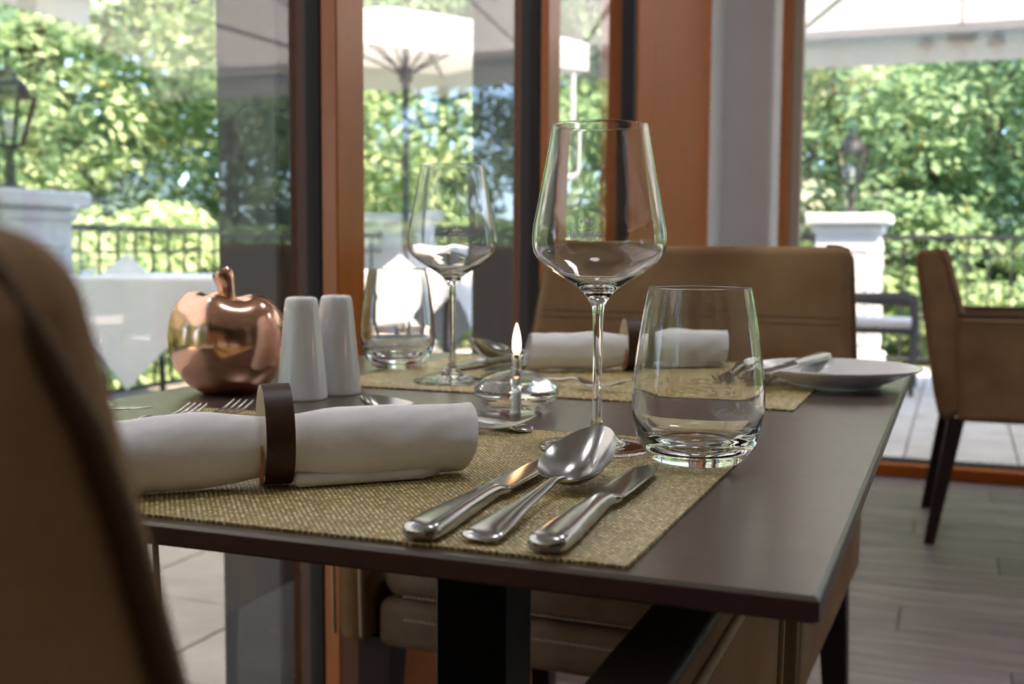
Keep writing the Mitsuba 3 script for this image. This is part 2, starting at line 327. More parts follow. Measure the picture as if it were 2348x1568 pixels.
def hash2(i, j, s=0):
    h = (i.astype(np.int64) * 374761393 + j.astype(np.int64) * 668265263 + s * 974711) & 0xFFFFFFFF
    h = ((h ^ (h >> 13)) * 1274126177) & 0xFFFFFFFF
    return ((h ^ (h >> 16)) & 0xFFFFFF) / 16777215.0
def woven(w, d, res, pitch=0.0017, resv=None):
    """a woven mat as a relief: flat strands of warp and weft passing over and under each other"""
    nu, nv = int(round(w / res)) + 1, int(round(d / (resv or res))) + 1
    u, v = np.meshgrid(np.linspace(0, w, nu), np.linspace(0, d, nv), indexing='ij')
    wob = 0.0010 * (meshkit.noise(np.stack([u * 90, v * 90, 0 * u], -1), 3) - 0.5)
    a, b = (u + wob) / pitch, (v - wob) / (pitch * 1.25)
    iu, iv = np.floor(a), np.floor(b); fu, fv = a - iu - 0.5, b - iv - 0.5
    sgn = np.where((iu + iv) % 2 == 0, 1.0, -1.0)
    hw = np.sqrt(np.clip(1 - (2.05 * fu) ** 2, 0, 1)) * 0.55 + 0.55 * np.cos(np.pi * fv) * sgn
    hf = np.sqrt(np.clip(1 - (2.05 * fv) ** 2, 0, 1)) * 0.55 - 0.55 * np.cos(np.pi * fu) * sgn
    h = np.maximum(np.maximum(hw, hf), 0.0)
    top = MATZ - 0.0012 + 0.00115 * h
    isw = hw > hf
    rnd0 = np.where(isw, hash2(iu, np.floor(v / 0.02) * 0, 1), hash2(iv, iu * 0, 2)) * 0.25 + 0.75 * hash2(iu, iv, 5)
    base = np.array([0.37, 0.272, 0.092]); lite = np.array([0.98, 0.87, 0.56]); dark = np.array([0.16, 0.112, 0.034])
    cw, cf = dark + (base - dark) * rnd0[..., None], base * 0.9 + (lite - base * 0.9) * (rnd0[..., None] ** 1.5)
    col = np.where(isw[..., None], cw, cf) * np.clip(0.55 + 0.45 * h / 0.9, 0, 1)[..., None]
    P = np.stack([u, v, top], -1)
    m = quadgrid(P); nb = len(m.vertices)
    # a skirt and a flat underside close the mat
    edge_i = np.r_[np.arange(nu) * nv, (nu - 1) * nv + np.arange(1, nv), (np.arange(nu - 2, -1, -1)) * nv + nv - 1, np.arange(nv - 2, 0, -1)]
    low = m.vertices[edge_i].copy(); low[:, 2] = 0.0001
    V = np.vstack([m.vertices, low, [[w / 2, d / 2, 0.0001]]])
    k = len(edge_i); i = np.arange(k); j = (i + 1) % k
    f = np.vstack([m.faces, np.stack([edge_i[i], nb + i, edge_i[j]], 1), np.stack([edge_i[j], nb + i, nb + j], 1), np.stack([nb + i, np.full(k, nb + k), nb + j], 1)])
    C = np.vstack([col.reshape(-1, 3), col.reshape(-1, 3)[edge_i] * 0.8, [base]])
    return trimesh.Trimesh(V, f, process=False), C
MW, MD = 0.475, 0.341
m, C = woven(MW, MD, 0.00049, 0.0017, 0.00057)
single('placemat', m, M_MATW, 'woven olive gold placemat at the near edge of the table', 'placemat', smooth=True, group='woven placemats', M=place(-0.0832 - MW, 0.0093, TOP), color=C)
m, C = woven(MW, MD, 0.0011, 0.0033)
single('placemat', m, M_MATW, 'woven olive gold placemat at the far edge of the table, under the far napkin', 'placemat', smooth=True, group='woven placemats', M=place(-0.0821 - MW, 0.5455, TOP), color=C)
ON = TOP + MATZ          # resting height on a mat

# ------------------------------------------------------------------ glassware
WPROF = [(.0002, .0010), (.030, .0006), (.0375, 0.0), (.0394, .0006), (.0394, .0016), (.034, .0026), (.024, .0042), (.015, .0064), (.0092, .0100), (.0063, .0133), (.0042, .0171), (.0034, .0210), (.0033, .0300), (.0032, .0480), (.0033, .0667), (.0037, .0904),
         (.0048, .0981), (.0075, .1025), (.0105, .1066), (.0167, .1111), (.0251, .1164), (.0341, .1223), (.0410, .1285), (.0444, .1344), (.0454, .1415), (.0450, .1483), (.0419, .1657), (.0369, .1917), (.03205, .2186)]
WIN = [(.03130, .2186), (.0360, .1917), (.0409, .1657), (.0439, .1483), (.0443, .1415), (.0432, .1346), (.0397, .1290), (.0327, .1232), (.0236, .1176), (.0150, .1132), (.0080, .1107), (.0002, .1098)]
def wine_glass(label, M, rot):
    k = thing('wine_glass', label, 'wine glass', 'wine glasses on the table', M=M)
    out = spline(WPROF, 190)
    inn = spline(WIN, 80)
    lip = np.array([[.03195, .21885], [.03168, .21895], [.03142, .21885]])
    full = np.vstack([out, lip, inn])
    c1 = int(np.argmin(np.hypot(out[:, 0] - .0042, out[:, 1] - .0171))); c2 = int(np.argmin(np.hypot(out[:, 0] - .0048, out[:, 1] - .0981)))
    part(k, 'foot', lathe(full[:c1 + 1], 72), M_GLASS, True)
    part(k, 'stem', lathe(full[c1:c2 + 1], 40), M_GLASS, True)
    kg = k; k = part(k, 'bowl', lathe(full[c2:], 96), M_GLASS, True)
    # the etched mark: three trees, four stars and three lines of lettering, wrapped on the bowl
    R = lambda z: np.interp(z, out[c2:, 1], out[c2:, 0])
    def wrap(m, z0, phi0, d=0.00030):
        vv, ff = trimesh.remesh.subdivide_to_size(m.vertices, m.faces, 0.0016); m = trimesh.Trimesh(vv, ff, process=False)
        v = np.array(m.vertices); z = z0 + v[:, 1]; r = R(z) + d + v[:, 2] * 0.25
        ph = phi0 + v[:, 0] / 0.0452
        return trimesh.Trimesh(np.stack([r * np.cos(ph), r * np.sin(ph), z], -1), m.faces, process=False)
    def centred(txt, h, wid=None, bold=False):
        m = meshkit.text_mesh(txt, h, 0.0003, bold); b = m.bounds
        if wid: m.apply_scale([wid / (b[1][0] - b[0][0]), 1, 1])
        b = m.bounds; m.apply_translation([-(b[0][0] + b[1][0]) / 2, 0, 0])
        return m
    from shapely.geometry import Polygon, Point, box as sbox
    from shapely import affinity, union_all
    def tree_shape(s):
        crown = union_all([Point(0, 1.30).buffer(.50), Point(-.30, 1.05).buffer(.42), Point(.30, 1.05).buffer(.42), Point(0, 1.62).buffer(.30)])
        return affinity.scale(union_all([crown, sbox(-.09, .1, .09, .8), Polygon([(-.32, 0), (.32, 0), (.09, .22), (-.09, .22)])]), s, s, origin=(0, 0))
    def star(s):
        a = np.arange(10) * math.pi / 5 + math.pi / 2; r = np.where(np.arange(10) % 2 == 0, s, s * .45)
        return Polygon(np.stack([r * np.cos(a), r * np.sin(a)], 1))
    ex = lambda g: cat([trimesh.creation.extrude_polygon(q, .0003, engine='earcut') for q in getattr(g, 'geoms', [g])])
    part(k, 'etched_name', cat([wrap(centred('SCHLOSSPARK', .0027, .0213, True), .1445, rot), wrap(centred('MAUERBACH', .0027, .0205, True), .1412, rot)]), M_ETCH, label='frosted white lettering')
    sup = centred('Superior', .0019, .0098, True); sup.apply_translation([.0043, 0, 0])
    part(k, 'etched_rating', cat([wrap(sup, .1486, rot)] + [wrap(trimesh.Trimesh(np.array(ex(star(.00095)).vertices) + [x, .0009, 0], ex(star(.00095)).faces, process=False), .1486, rot) for x in (-.0079, -.0059, -.0039, -.0019)]), M_ETCH, label='frosted stars and small lettering')
    for s, x in ((.0018, -.0033), (.0025, 0.0), (.0018, .0033)):
        t = ex(tree_shape(s)); part(k, 'etched_tree', wrap(trimesh.Trimesh(np.array(t.vertices) + [x, 0, 0], t.faces, process=False), .1512, rot), M_ETCH, label='frosted tree')
    return kg
def facing(x, y): return math.atan2(EYE[1] - y, EYE[0] - x)
wine_glass('tall wine glass with a frosted hotel mark, nearest the camera, left of the near tumbler', place(-0.1844, 0.2917, ON, 0, 1.024), facing(-0.1844, 0.2917) - 0.185)
wine_glass('wine glass on the far placemat beside the far tumbler', place(-0.4416, 0.6158, ON, 0, 1.024), facing(-0.4416, 0.6158) + 0.10)
TPROF = [(.0002, .0012), (.018, .0008), (.0235, .0), (.0268, .0009), (.0315, .0052), (.0363, .0115), (.0400, .0195), (.0420, .0278), (.0428, .0361), (.0426, .0445), (.0413, .0612), (.0391, .0778), (.0365, .0945), (.0329, .1134)]
TIN = [(.03205, .1134), (.0355, .0945), (.0380, .0778), (.0401, .0612), (.0412, .0445), (.0412, .0361), (.0400, .0290), (.0368, .0215), (.0310, .0160), (.0220, .0128), (.0100, .0116), (.0002, .0113)]
def tumbler_mesh(a=130, b=110, n=96): return lathe(np.vstack([spline(TPROF, a), [[.0328, .11365], [.0325, .11375], [.03222, .11365]], spline(TIN, b)]), n)
tum = mikit.ply(tumbler_mesh(), M_GLASS, True)
tum_far = mikit.ply(tumbler_mesh(30, 24, 32), M_GLASS, True)
single('tumbler', tum, None, 'empty stemless water tumbler at the right front, nearest tumbler', 'tumbler', group='water tumblers', M=place(-0.1074, 0.2640, ON, 0, 1.010))
single('tumbler', tum, None, 'empty stemless water tumbler on the far placemat, left of the far wine glass', 'tumbler', group='water tumblers', M=place(-0.5570, 0.7174, ON, 0, 1.010))

# ------------------------------------------------------------------ oil lamp, apple, shakers
k = thing('oil_lamp', 'small round clear glass oil lamp with a burning wick in the middle of the table', 'oil lamp', M=place(-0.309, 0.458, TOP, 0, 1.04))
body = spline([(.0002, .0004), (.0150, .0), (.0185, .0008), (.0266, .0046), (.0330, .0100), (.0357, .0152), (.0353, .0182), (.0315, .0232), (.0245, .0283), (.0150, .0322), (.0078, .0337), (.0050, .0345), (.0002, .0346)], 120)
part(k, 'body', lathe(body, 72), M_GLASS, True, label='flattened clear glass bowl filled with oil')
part(k, 'burner_tube', lathe([(.0022, .0349), (.0040, .0349), (.0043, .0362), (.0041, .0400), (.0041, .0445), (.0050, .0458), (.0060, .0464), (.0060, .0472), (.0046, .0476), (.0024, .0476), (.0023, .0460), (.0023, .0370), (.0022, .0349)], 32), M_GLASS, 40, label='short clear glass tube')
kw = part(k, 'wick', lathe([(.0001, .0030), (.0029, .0030), (.0029, .0300), (.0020, .0335), (.0020, .0440), (.0001, .0440)], 20), M_WICK, 40, label='white wick')
part(kw, 'wick_tip', lathe([(.0001, .0440), (.0019, .0440), (.0019, .0480), (.0012, .0500), (.0001, .0502)], 16), M_BURNT, 40, label='charred wick tip')
fl = spline([(.0002, .0478), (.0026, .0484), (.0037, .0520), (.0039, .0560), (.0034, .0620), (.0022, .0680), (.0009, .0722), (.0001, .0738)], 40)
fm = lathe(fl, 24)
part(k, 'flame', {**mikit.ply(fm, M_WICK, True), 'emitter': {'type': 'area', 'radiance': {'type': 'rgb', 'value': [9.0, 4.6, 1.9]}}}, None, label='yellow flame')

def apple_mesh():
    prof = spline([(.0003, .0035), (.010, .0012), (.020, .0), (.032, .0050), (.043, .0165), (.0510, .0320), (.0540, .0500), (.0532, .0640), (.0490, .0790), (.0420, .0890), (.0330, .0945), (.0240, .0950), (.0150, .0905), (.0080, .0835), (.0003, .0800)], 110)
    n = 120; a = np.arange(n) * 2 * np.pi / n
    r = prof[:, :1] * (1 + 0.020 * np.cos(5 * a + 0.5)[None] * np.clip(prof[:, 1:] / .08, 0, 1) ** 2)
    lift = np.clip((prof[:, 1:] - .05) / .045, 0, 1) ** 2 * np.clip(prof[:, :1] / .03, 0, 1)
    z = prof[:, 1:] + lift * (.0022 * np.cos(5 * a + 0.5) - .0022 * np.cos(a - 0.35))[None]
    z = z * 0.945
    m = quadgrid(np.stack([r * np.cos(a), r * np.sin(a), z], -1), closed_v=True); m.faces = m.faces[:, ::-1]
    return m
k = thing('apple', 'shiny copper coloured decorative apple standing by the window', 'decorative apple', M=place(-0.6076, 0.4585, TOP, 0, 1.05))
part(k, 'fruit', apple_mesh(), M_COPPER, True)
sp = spline([(.000, .000, .0740), (-.0005, -.0005, .090), (-.002, -.001, .102), (-.0065, -.002, .1120)], 24)
sr = np.interp(np.linspace(0, 1, 24), [0, .25, .6, .9, 1], [.0092, .0078, .0080, .0098, .0088])
part(k, 'stem', tube(sp, sr, 24), M_COPPER, 50, label='thick copper stem')
SH = spline([(.0002, .0008), (.0195, .0005), (.0215, .0), (.0228, .0014), (.0222, .0100), (.0195, .0400), (.0167, .0700), (.0147, .0885), (.0137, .0915), (.0118, .0928), (.0060, .0934), (.0002, .0935)], 110)
sh = lathe(SH, 64)
for lab, x, y in (('white porcelain shaker nearer the camera, in front of the copper apple', -0.519, 0.447), ('white porcelain shaker behind the other, next to the orange post', -0.509, 0.4935)):
    k = thing('shaker', lab, 'salt shaker', 'white porcelain shakers', M=place(x, y, TOP, 0, 1.025))
    part(k, 'body', sh, M_PORC, True)
    part(k, 'pour_hole', cat([lathe([(.0001, .0), (.0011, .0), (.0011, .0012), (.0001, .0012)], 10, px, py, .0926) for px, py in ((0, 0), (.0045, 0), (-.0045, 0))]), M_BLACK, label='small pouring holes')

# ------------------------------------------------------------------ napkins and rings
def napkin_mesh(length, left, seed, tail=0.016):
    """a cloth rolled up: a spiral section swept along x, squeezed at the ring (x = 0), drooping to both ends"""
    ns, nt = 64, 110
    s = np.linspace(-left, length - left, ns)
    turns = 2.2
    t = np.linspace(0, 1, nt)
    ang = -math.pi / 2 - t * turns * 2 * np.pi
    rad = 0.0075 + 0.0135 * (1 - t)
    def surf(off):
        P = np.zeros((ns, nt, 3))
        for i, x in enumerate(s):
            e = min(abs(x) / 0.13, 1.0)
            sq = 1 - 0.13 * math.exp(-(x / 0.020) ** 2)
            big = 1.0 + 0.08 * e + 0.07 * math.exp(-((abs(x) - .045) / .022) ** 2)
            r = (rad + off) * sq * big
            yy, zz = r * np.cos(ang) * 1.10, r * np.sin(ang)
            zc = 0.0245 - 0.0010 * min(1.0, (abs(x) / 0.10)) ** 1.3
            n1 = meshkit.fbm(np.stack([np.full(nt, x * 22), np.cos(ang) * 0.9 + seed, np.sin(ang) * 0.9], -1), 3, seed) - 0.5
            w = 0.0078 * n1 * (0.35 + 0.65 * e)
            P[i, :, 0] = x + 0.004 * np.sin(ang) * e
            P[i, :, 1] = yy * (1 + w / .02); P[i, :, 2] = np.maximum(zc + zz * (1 + w / .02), 0.0006 + (off + .0006) * 0.5)
        return P
    A, B = surf(0.0007), surf(-0.0007)
    loop = np.concatenate([A, B[:, ::-1]], 1)
    m = quadgrid(loop, closed_v=True)
    # close both ends between the two faces of the cloth
    k = loop.shape[1]; fs = []
    for e, flip in ((0, False), (ns - 1, True)):
        for j in range(nt - 1):
            a, b = e * k + j, e * k + j + 1; c, d = e * k + (k - 1 - j), e * k + (k - 2 - j)
            fs += [[a, b, d], [a, d, c]] if flip else [[a, d, b], [a, c, d]]
    body = trimesh.Trimesh(m.vertices, np.vstack([m.faces, fs]), process=False)
    return body
def flap_mesh(x0, x1, seed):
    return hull([((x0, -.004, .0052), .0046), ((x0, -.0165, .0042), .0036), ((x1 - .012, -.004, .0052), .0046), ((x1 - .010, -.0150, .0042), .0036), ((x1, -.009, .0046), .0036)], 3)
def ring_meshes():
    def ribbon(path, w, th):
        p = np.asarray(path, float); t = np.gradient(p, axis=0); t /= np.linalg.norm(t, axis=1, keepdims=True); nrm = np.stack([-t[:, 1], t[:, 0]], 1)
        return p, nrm
    a = np.linspace(-0.985 * math.pi, 0.985 * math.pi, 72)           # 0 is the top
    oval = np.stack([0.0235 * np.sin(a) * (1 - 0.10 * np.cos(a)), 0.0300 + 0.0290 * np.cos(a)], 1)
    th = 0.0007
    def sheet(path, off0, off1, w):
        p = np.asarray(path); t = np.gradient(p, axis=0); t /= np.linalg.norm(t, axis=1, keepdims=True) + 1e-12; n = np.stack([-t[:, 1], t[:, 0]], 1)
        o, i = p + n * off0, p + n * off1
        P = np.array([[[-w, o[k, 0], o[k, 1]], [w, o[k, 0], o[k, 1]], [w, i[k, 0], i[k, 1]], [-w, i[k, 0], i[k, 1]]] for k in range(len(p))])
        m = quadgrid(P, closed_v=True)
        m.fix_normals(); return m
    return sheet(oval, th, 0.0001, 0.0082), sheet(oval, 0.0, -th, 0.0081), [trimesh.convex.convex_hull(np.array([[-.0112 + .0016 * k, -.0160 + .0105 * math.sin(b) * (.72 + .28 * math.cos(b)), .0150 + .0125 * math.cos(b)] for k in (0, 1) for b in np.linspace(0, 2 * math.pi, 24, endpoint=False)]))]
rm = ring_meshes()
def napkin_set(x, y, ang, length, left, seed, lab, rlab):
    M = place(x, y, ON, ang)
    k = thing('napkin', lab, 'napkin', 'rolled white napkins', M=M)
    part(k, 'roll', napkin_mesh(length, left, seed), M_NAPKIN, True)
    part(k, 'hem_flap', flap_mesh(0.012, length - left - 0.022, seed), M_NAPKIN, 40, label='loose flap lying under the roll')
    k = thing('napkin_ring', rlab, 'napkin ring', 'wooden napkin rings', M=M)
    part(k, 'outer_veneer', rm[0], M_RING, 30, label='dark brown wood veneer')
    part(k, 'lining', rm[1], M_RINGIN, 30, label='pale inside')
    for t in rm[2]: part(k, 'tail', t, M_RINGTAIL, 30, label='small leaf shaped end of the ring')
napkin_set(-0.3225, 0.0980, 41.5, 0.272, 0.155, 3, 'rolled white napkin lying on the near placemat', 'dark wood ring around the near rolled napkin')
napkin_set(-0.300, 0.800, 29.0, 0.235, 0.120, 8, 'rolled white napkin lying on the far placemat in front of the far chair', 'dark wood ring around the far rolled napkin')

# ------------------------------------------------------------------ cutlery, each drawn along +y from the handle end
def handle_stations(L, thick=1.0):
    return [((0, .0000, .0022), .0050, .0010 * thick), ((0, .0015, .0024), .0086, .0016 * thick), ((0, .006, .0034), .0106, .0022 * thick), ((0, .020, .0044), .0098, .0024 * thick), ((0, L * .5, .0060), .0056, .0022 * thick), ((0, L * .85, .0062), .0036, .0020 * thick), ((0, L, .0060), .0030, .0018 * thick)]
def knife_meshes():
    hs = [((0, .0, .0050), .0042, .0018), ((0, .0012, .0051), .0070, .0031), ((0, .0045, .0053), .0093, .0043), ((0, .009, .0055), .0100, .0048), ((0, .020, .0055), .0099, .0049), ((0, .060, .0055), .0076, .0047), ((0, .095, .0055), .0060, .0041), ((0, .104, .0055), .0064, .0036), ((0, .1075, .0055), .0088, .0030), ((0, .1100, .0055), .0092, .0022), ((0, .1115, .0055), .0070, .0010)]
    h = loft(resample_stations(hs, 64), 24, 2.9)
    bs = [((-.0005, .109, .0055), .0070, .0010), ((-.0004, .114, .0055), .0094, .0010), ((.0, .130, .0055), .0098, .0010), ((.0008, .165, .0055), .0094, .0009), ((.0012, .190, .0055), .0085, .0008), ((.0022, .201, .0055), .0058, .0007), ((.0034, .2065, .0055), .0024, .0006), ((.0040, .208, .0055), .0004, .0004)]
    return h, loft(resample_stations(bs, 50), 16, 3.0)
def spoon_meshes(L, bl, bw, tilt=0.019):
    hl = L - bl
    hs = handle_stations(hl); hs = hs[:-2] + [((0, hl * .82, .0085), .0034, .0019), ((0, hl * .94, .0095), .0026, .0017), ((0, hl + .003, .0090), .0030, .0013)]
    h = loft(resample_stations(hs, 50), 16, 2.2)
    nu, nv = 36, 28
    u = np.linspace(0, 1, nu)[:, None]; a = np.linspace(0, 2 * np.pi, nv, endpoint=False)[None]
    R = np.sqrt(u)
    yy = 0.5 + 0.5 * np.cos(a) * R; 
    wid = bw * (1 + 0.16 * (0.5 - yy) * 1.2)
    x = wid * np.sin(a) * R * (1 - 0.12 * np.cos(a) * R); y = hl + bl * yy
    rim = 0.0082 + tilt * yy
    z = np.maximum(rim - 0.0135 * (1 - R ** 2.2), 0.0016)
    top = np.stack([x + 0 * u, y + 0 * u, z], -1); bot = top - [0, 0, 0.0012]
    loop = np.concatenate([top, bot[::-1]], 0)
    m = quadgrid(loop, closed_v=True); m.fix_normals()
    return h, m
def fork_meshes(L, w=0.0115):
    hl = L - 0.066
    hs = handle_stations(hl)
    hs = hs[:-1] + [((0, hl, .0085), .0029, .0018), ((0, hl + .008, .0080), .0052, .0013), ((0, hl + .015, .0055), w * .86, .0010), ((0, hl + .022, .0040), w, .0010), ((0, hl + .026, .0036), w * .99, .0010)]
    h = loft(resample_stations(hs, 60), 16, 2.3)
    tines = []
    for i in range(4):
        x = (i - 1.5) / 1.5 * w * .82
        st = [((x, hl + .022, .0039), .0019, .0009), ((x, hl + .034, .0036), .0018, .0009), ((x, hl + .048, .0052), .0016, .0009), ((x, hl + .058, .0082), .0012, .0008), ((x, hl + .0655, .0115), .0005, .0005)]
        tines.append(loft(resample_stations(st, 22), 8))
    return h, tines
KN, SPN, SPD, FK, FKD = knife_meshes(), spoon_meshes(.192, .078, .0207), spoon_meshes(.180, .056, .0180, .006), fork_meshes(.200), fork_meshes(.178, .0105)
def smooth_ply(m, s=35): return mikit.ply(m, M_STEEL, s)
KNp, SPNp, SPDp = [tuple(smooth_ply(x) for x in t) for t in (KN, SPN, SPD)]
FKp, FKDp = [(smooth_ply(t[0]), [smooth_ply(x) for x in t[1]]) for t in (FK, FKD)]
def orient(x0, y0, x1, y1, z, pitch=0.0, roll=0.0):
    """lays a piece with its handle end at (x0, y0) and pointing at (x1, y1)"""
    a = math.degrees(math.atan2(y1 - y0, x1 - x0)) - 90
    return T4().translate([x0, y0, z]).rotate([0, 0, 1], a).rotate([1, 0, 0], pitch).rotate([0, 1, 0], roll)
def cutlery(kind, lab, catg, M, group):
    k = thing(kind, lab, catg, group, M=M)
    src = {'knife': KNp, 'spoon': SPNp, 'dessert_spoon': SPDp, 'fork': FKp, 'dessert_fork': FKDp}[kind]
    part(k, 'handle', src[0], None)
    if 'fork' in kind:
        for t in src[1]: part(k, 'tine', t, None)
    else: part(k, 'blade' if kind == 'knife' else 'bowl', src[1], None)
    return k
G = 'steel cutlery on the near placemat'; H = 'steel cutlery on the far placemat'
cutlery('knife', 'steel knife nearest the right edge of the near placemat, its tip at the near tumbler', 'knife', orient(-.1225, .0085, -.1280, .2190, ON - .0005), G)
cutlery('knife', 'steel knife left of the spoon on the near placemat, partly under the spoon bowl', 'knife', orient(-.1860, .0070, -.1925, .220, ON - .0005), G)
cutlery('spoon', 'large steel spoon between the two knives of the near setting', 'spoon', orient(-.1585, .0165, -.1560, .228, ON, 0.7), G)
cutlery('fork', 'steel fork left of the near napkin ring, the one closer to the napkin', 'fork', orient(-.5065, .139, -.5090, .339, ON - .0005), G)
cutlery('dessert_fork', 'smaller steel fork left of the near napkin ring, the outer one by the bread plate', 'fork', orient(-.5300, .128, -.5305, .308, ON - .0005), G)
cutlery('dessert_fork', 'small steel fork lying across the top of the near placemat, behind the napkin end', 'fork', orient(-.420, .305, -.2455, .324, ON - .0005, 0.8), G)
cutlery('dessert_spoon', 'small steel spoon lying across the top of the near placemat behind the small fork', 'spoon', orient(-.251, .334, -.4215, .388, ON - .0005), G)
cutlery('knife', 'steel knife on the far placemat, outermost towards the window', 'knife', orient(-.463, .885, -.4876, .676, ON - .0005), H)
cutlery('knife', 'steel knife on the far placemat, between the spoon and the far napkin', 'knife', orient(-.420, .885, -.4290, .680, ON - .0005), H)
cutlery('spoon', 'large steel spoon with its bowl tilted up beside the far wine glass', 'spoon', orient(-.4420, .905, -.4640, .700, ON + .004, 2.4, 0), H)
cutlery('dessert_fork', 'small steel fork before the far napkin, behind the near wine glass stem', 'fork', orient(-.412, .648, -.2455, .590, ON - .0005, 1.0), H)
cutlery('fork', 'steel fork with its tines seen through the near tumbler', 'fork', orient(-.1680, .857, -.1660, .657, ON - .0005), H)
cutlery('fork', 'steel fork beside the far bread plate, partly hidden by the near tumbler', 'fork', orient(-.1385, .875, -.1385, .675, ON - .0005), H)

PL = spline([(.0003, .0036), (.030, .0030), (.0385, .0), (.0415, .0), (.0425, .0030), (.0520, .0072), (.0680, .0150), (.0785, .0188), (.0797, .0200), (.0785, .0210), (.0690, .0180), (.0540, .0106), (.0480, .0080), (.030, .0072), (.0003, .0072)], 120)
plm = mikit.ply(lathe(PL, 80), M_PLATE, True)
BPX, BPY = -.066, .752
single('bread_plate', plm, None, 'white bread plate at the far right corner of the table', 'plate', group='bread plates', M=place(BPX, BPY, TOP, 0, 1.06))
single('bread_plate', plm, None, 'white bread plate left of the near setting, half hidden by the near chair', 'plate', group='bread plates', M=place(-.607, .165, TOP, 0, 1.06))
k = cutlery('knife', 'butter knife resting across the far bread plate with its handle raised', 'knife', orient(-.088, .846, -.130, .645, TOP + .0180, -0.8), 'butter knives')
k = cutlery('knife', 'butter knife resting on the near bread plate, its tip showing above the napkin', 'knife', orient(-.664, .082, -.510, .218, TOP + .0180, -0.3), 'butter knives')

# ------------------------------------------------------------------ upholstered armchairs (local: facing +y, rear bottom edge at y = 0)
def dashes(a, b, n, r=0.0011, fill=0.55):
    a, b = np.array(a, float), np.array(b, float)
    ms = []
    for i in range(n):
        p, q = a + (b - a) * (i / n), a + (b - a) * ((i + fill) / n)
        ms.append(hull([(p, r), (q, r)], 1))
    return cat(ms)
backm = hull([((sx * x, y, z), r) for sx in (-1, 1) for x, y, z, r in ((.242, -.050, .872, .019), (.243, .003, .877, .019), (.243, -.052, .855, .019), (.243, .008, .857, .019), (.256, .030, .412, .030), (.262, .090, .462, .024), (.252, .046, .700, .024), (.249, -.024, .715, .024))], 3)
CHP = {}
def chair(lab, M):
    k = thing('armchair', lab, 'armchair', 'tan upholstered armchairs', M=M)
    if not CHP:
        CHP['backrest'] = mikit.ply(backm, M_SUEDE, 50)
        CHP['arm'] = [mikit.ply(hull([((s * x, y, z), r) for x, y, z, r in ((.272, .075, .403, .023), (.272, .652, .403, .023), (.279, .060, .680, .020), (.279, .655, .680, .020))], 3), M_SUEDE, 50) for s in (-1, 1)]
        CHP['arm_shade_pad'] = [mikit.ply(hull([((s * x, y, .6985), .0035) for x in (.264, .294) for y in (.05, .668)], 2), M_ARM_SHADE, 40) for s in (-1, 1)]
        CHP['arm_piping'] = [mikit.ply(cat([tube([(s * .2995, y, .684) for y in np.linspace(.06, .655, 8)], .0032, 8), tube([(s * (.2935 + .0045 * t), .6758, .395 + .292 * t) for t in np.linspace(0, 1, 6)], .0030, 8), tube([(s * (.2530 + .0075 * t), .6758, .395 + .292 * t) for t in np.linspace(0, 1, 6)], .0030, 8)]), M_PIPE, True) for s in (-1, 1)]
        CHP['side_piping'] = [mikit.ply(tube(spline([(s * .2862, .100, .41), (s * .2812, .072, .60), (s * .2766, .052, .70), (s * .2685, .024, .80), (s * .2632, .008, .857), (s * .2610, .000, .872), (s * .2520, -.010, .893), (s * .22, -.014, .8965)], 30), .0038, 8), M_SUEDE_DARK, True) for s in (-1, 1)]
        CHP['seam'] = [mikit.ply(tube([(x, yy, z) for x in np.linspace(-.252, .252, 6)], .0021, 8), M_SUEDE_DARK, True) for yy, z in ((.0497, .772), (.0467, .783))]
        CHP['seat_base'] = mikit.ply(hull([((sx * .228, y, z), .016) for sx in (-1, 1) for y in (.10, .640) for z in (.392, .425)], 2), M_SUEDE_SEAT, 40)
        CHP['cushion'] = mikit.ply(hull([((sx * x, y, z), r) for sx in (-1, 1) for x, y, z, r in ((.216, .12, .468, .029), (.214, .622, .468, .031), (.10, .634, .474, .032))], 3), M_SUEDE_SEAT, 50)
        CHP['stitch_row'] = [mikit.ply(dashes((-.205, yy, z), (.205, yy, z), 62, .0010), M_THREAD, False) for yy, z in ((.6595, .490), (.6580, .4490), (.6560, .4180))]
        CHP['leg'] = [mikit.ply(trimesh.convex.convex_hull(np.array([[s * tx + a * w, ty + b * w, tz] for (tx, ty, tz, w) in ((.252, yt, .386, .024), (xb, yb, .0, .015)) for a in (-1, 1) for b in (-1, 1)])), M_WENGE, False) for s in (-1, 1) for (yt, xb, yb) in ((.055, .264, -.010), (.622, .262, .632))]
    kb = part(k, 'backrest', CHP['backrest'], None)
    for n in ('side_piping', 'seam'):
        for q in CHP[n]: part(kb, n, q, None)
    for q, e, g in zip(CHP['arm'], CHP['arm_piping'], CHP['arm_shade_pad']):
        ka = part(k, 'arm', q, None); part(ka, 'piping', e, None); part(ka, 'shade_strip', g, None, label='dark strip on top of the arm, shade put into its colour')
    part(k, 'seat_base', CHP['seat_base'], None); kc = part(k, 'seat_cushion', CHP['cushion'], None, label='creased leather seat cushion')
    for q in CHP['stitch_row']: part(kc, 'stitch_row', q, None, kind='stuff')
    for q in CHP['leg']: part(k, 'leg', q, None, label='dark wood leg')
    return k
chair('tan armchair close to the camera in the left foreground, seen from behind', place(-.360, -.318, 0, 0))
chair('tan armchair at the far side of the table facing the camera', place(-.376, 1.460, 0, 178.5))
chair('tan armchair at the right edge of the photo seen from the side', place(-.012, 3.463, 0, -87.4))

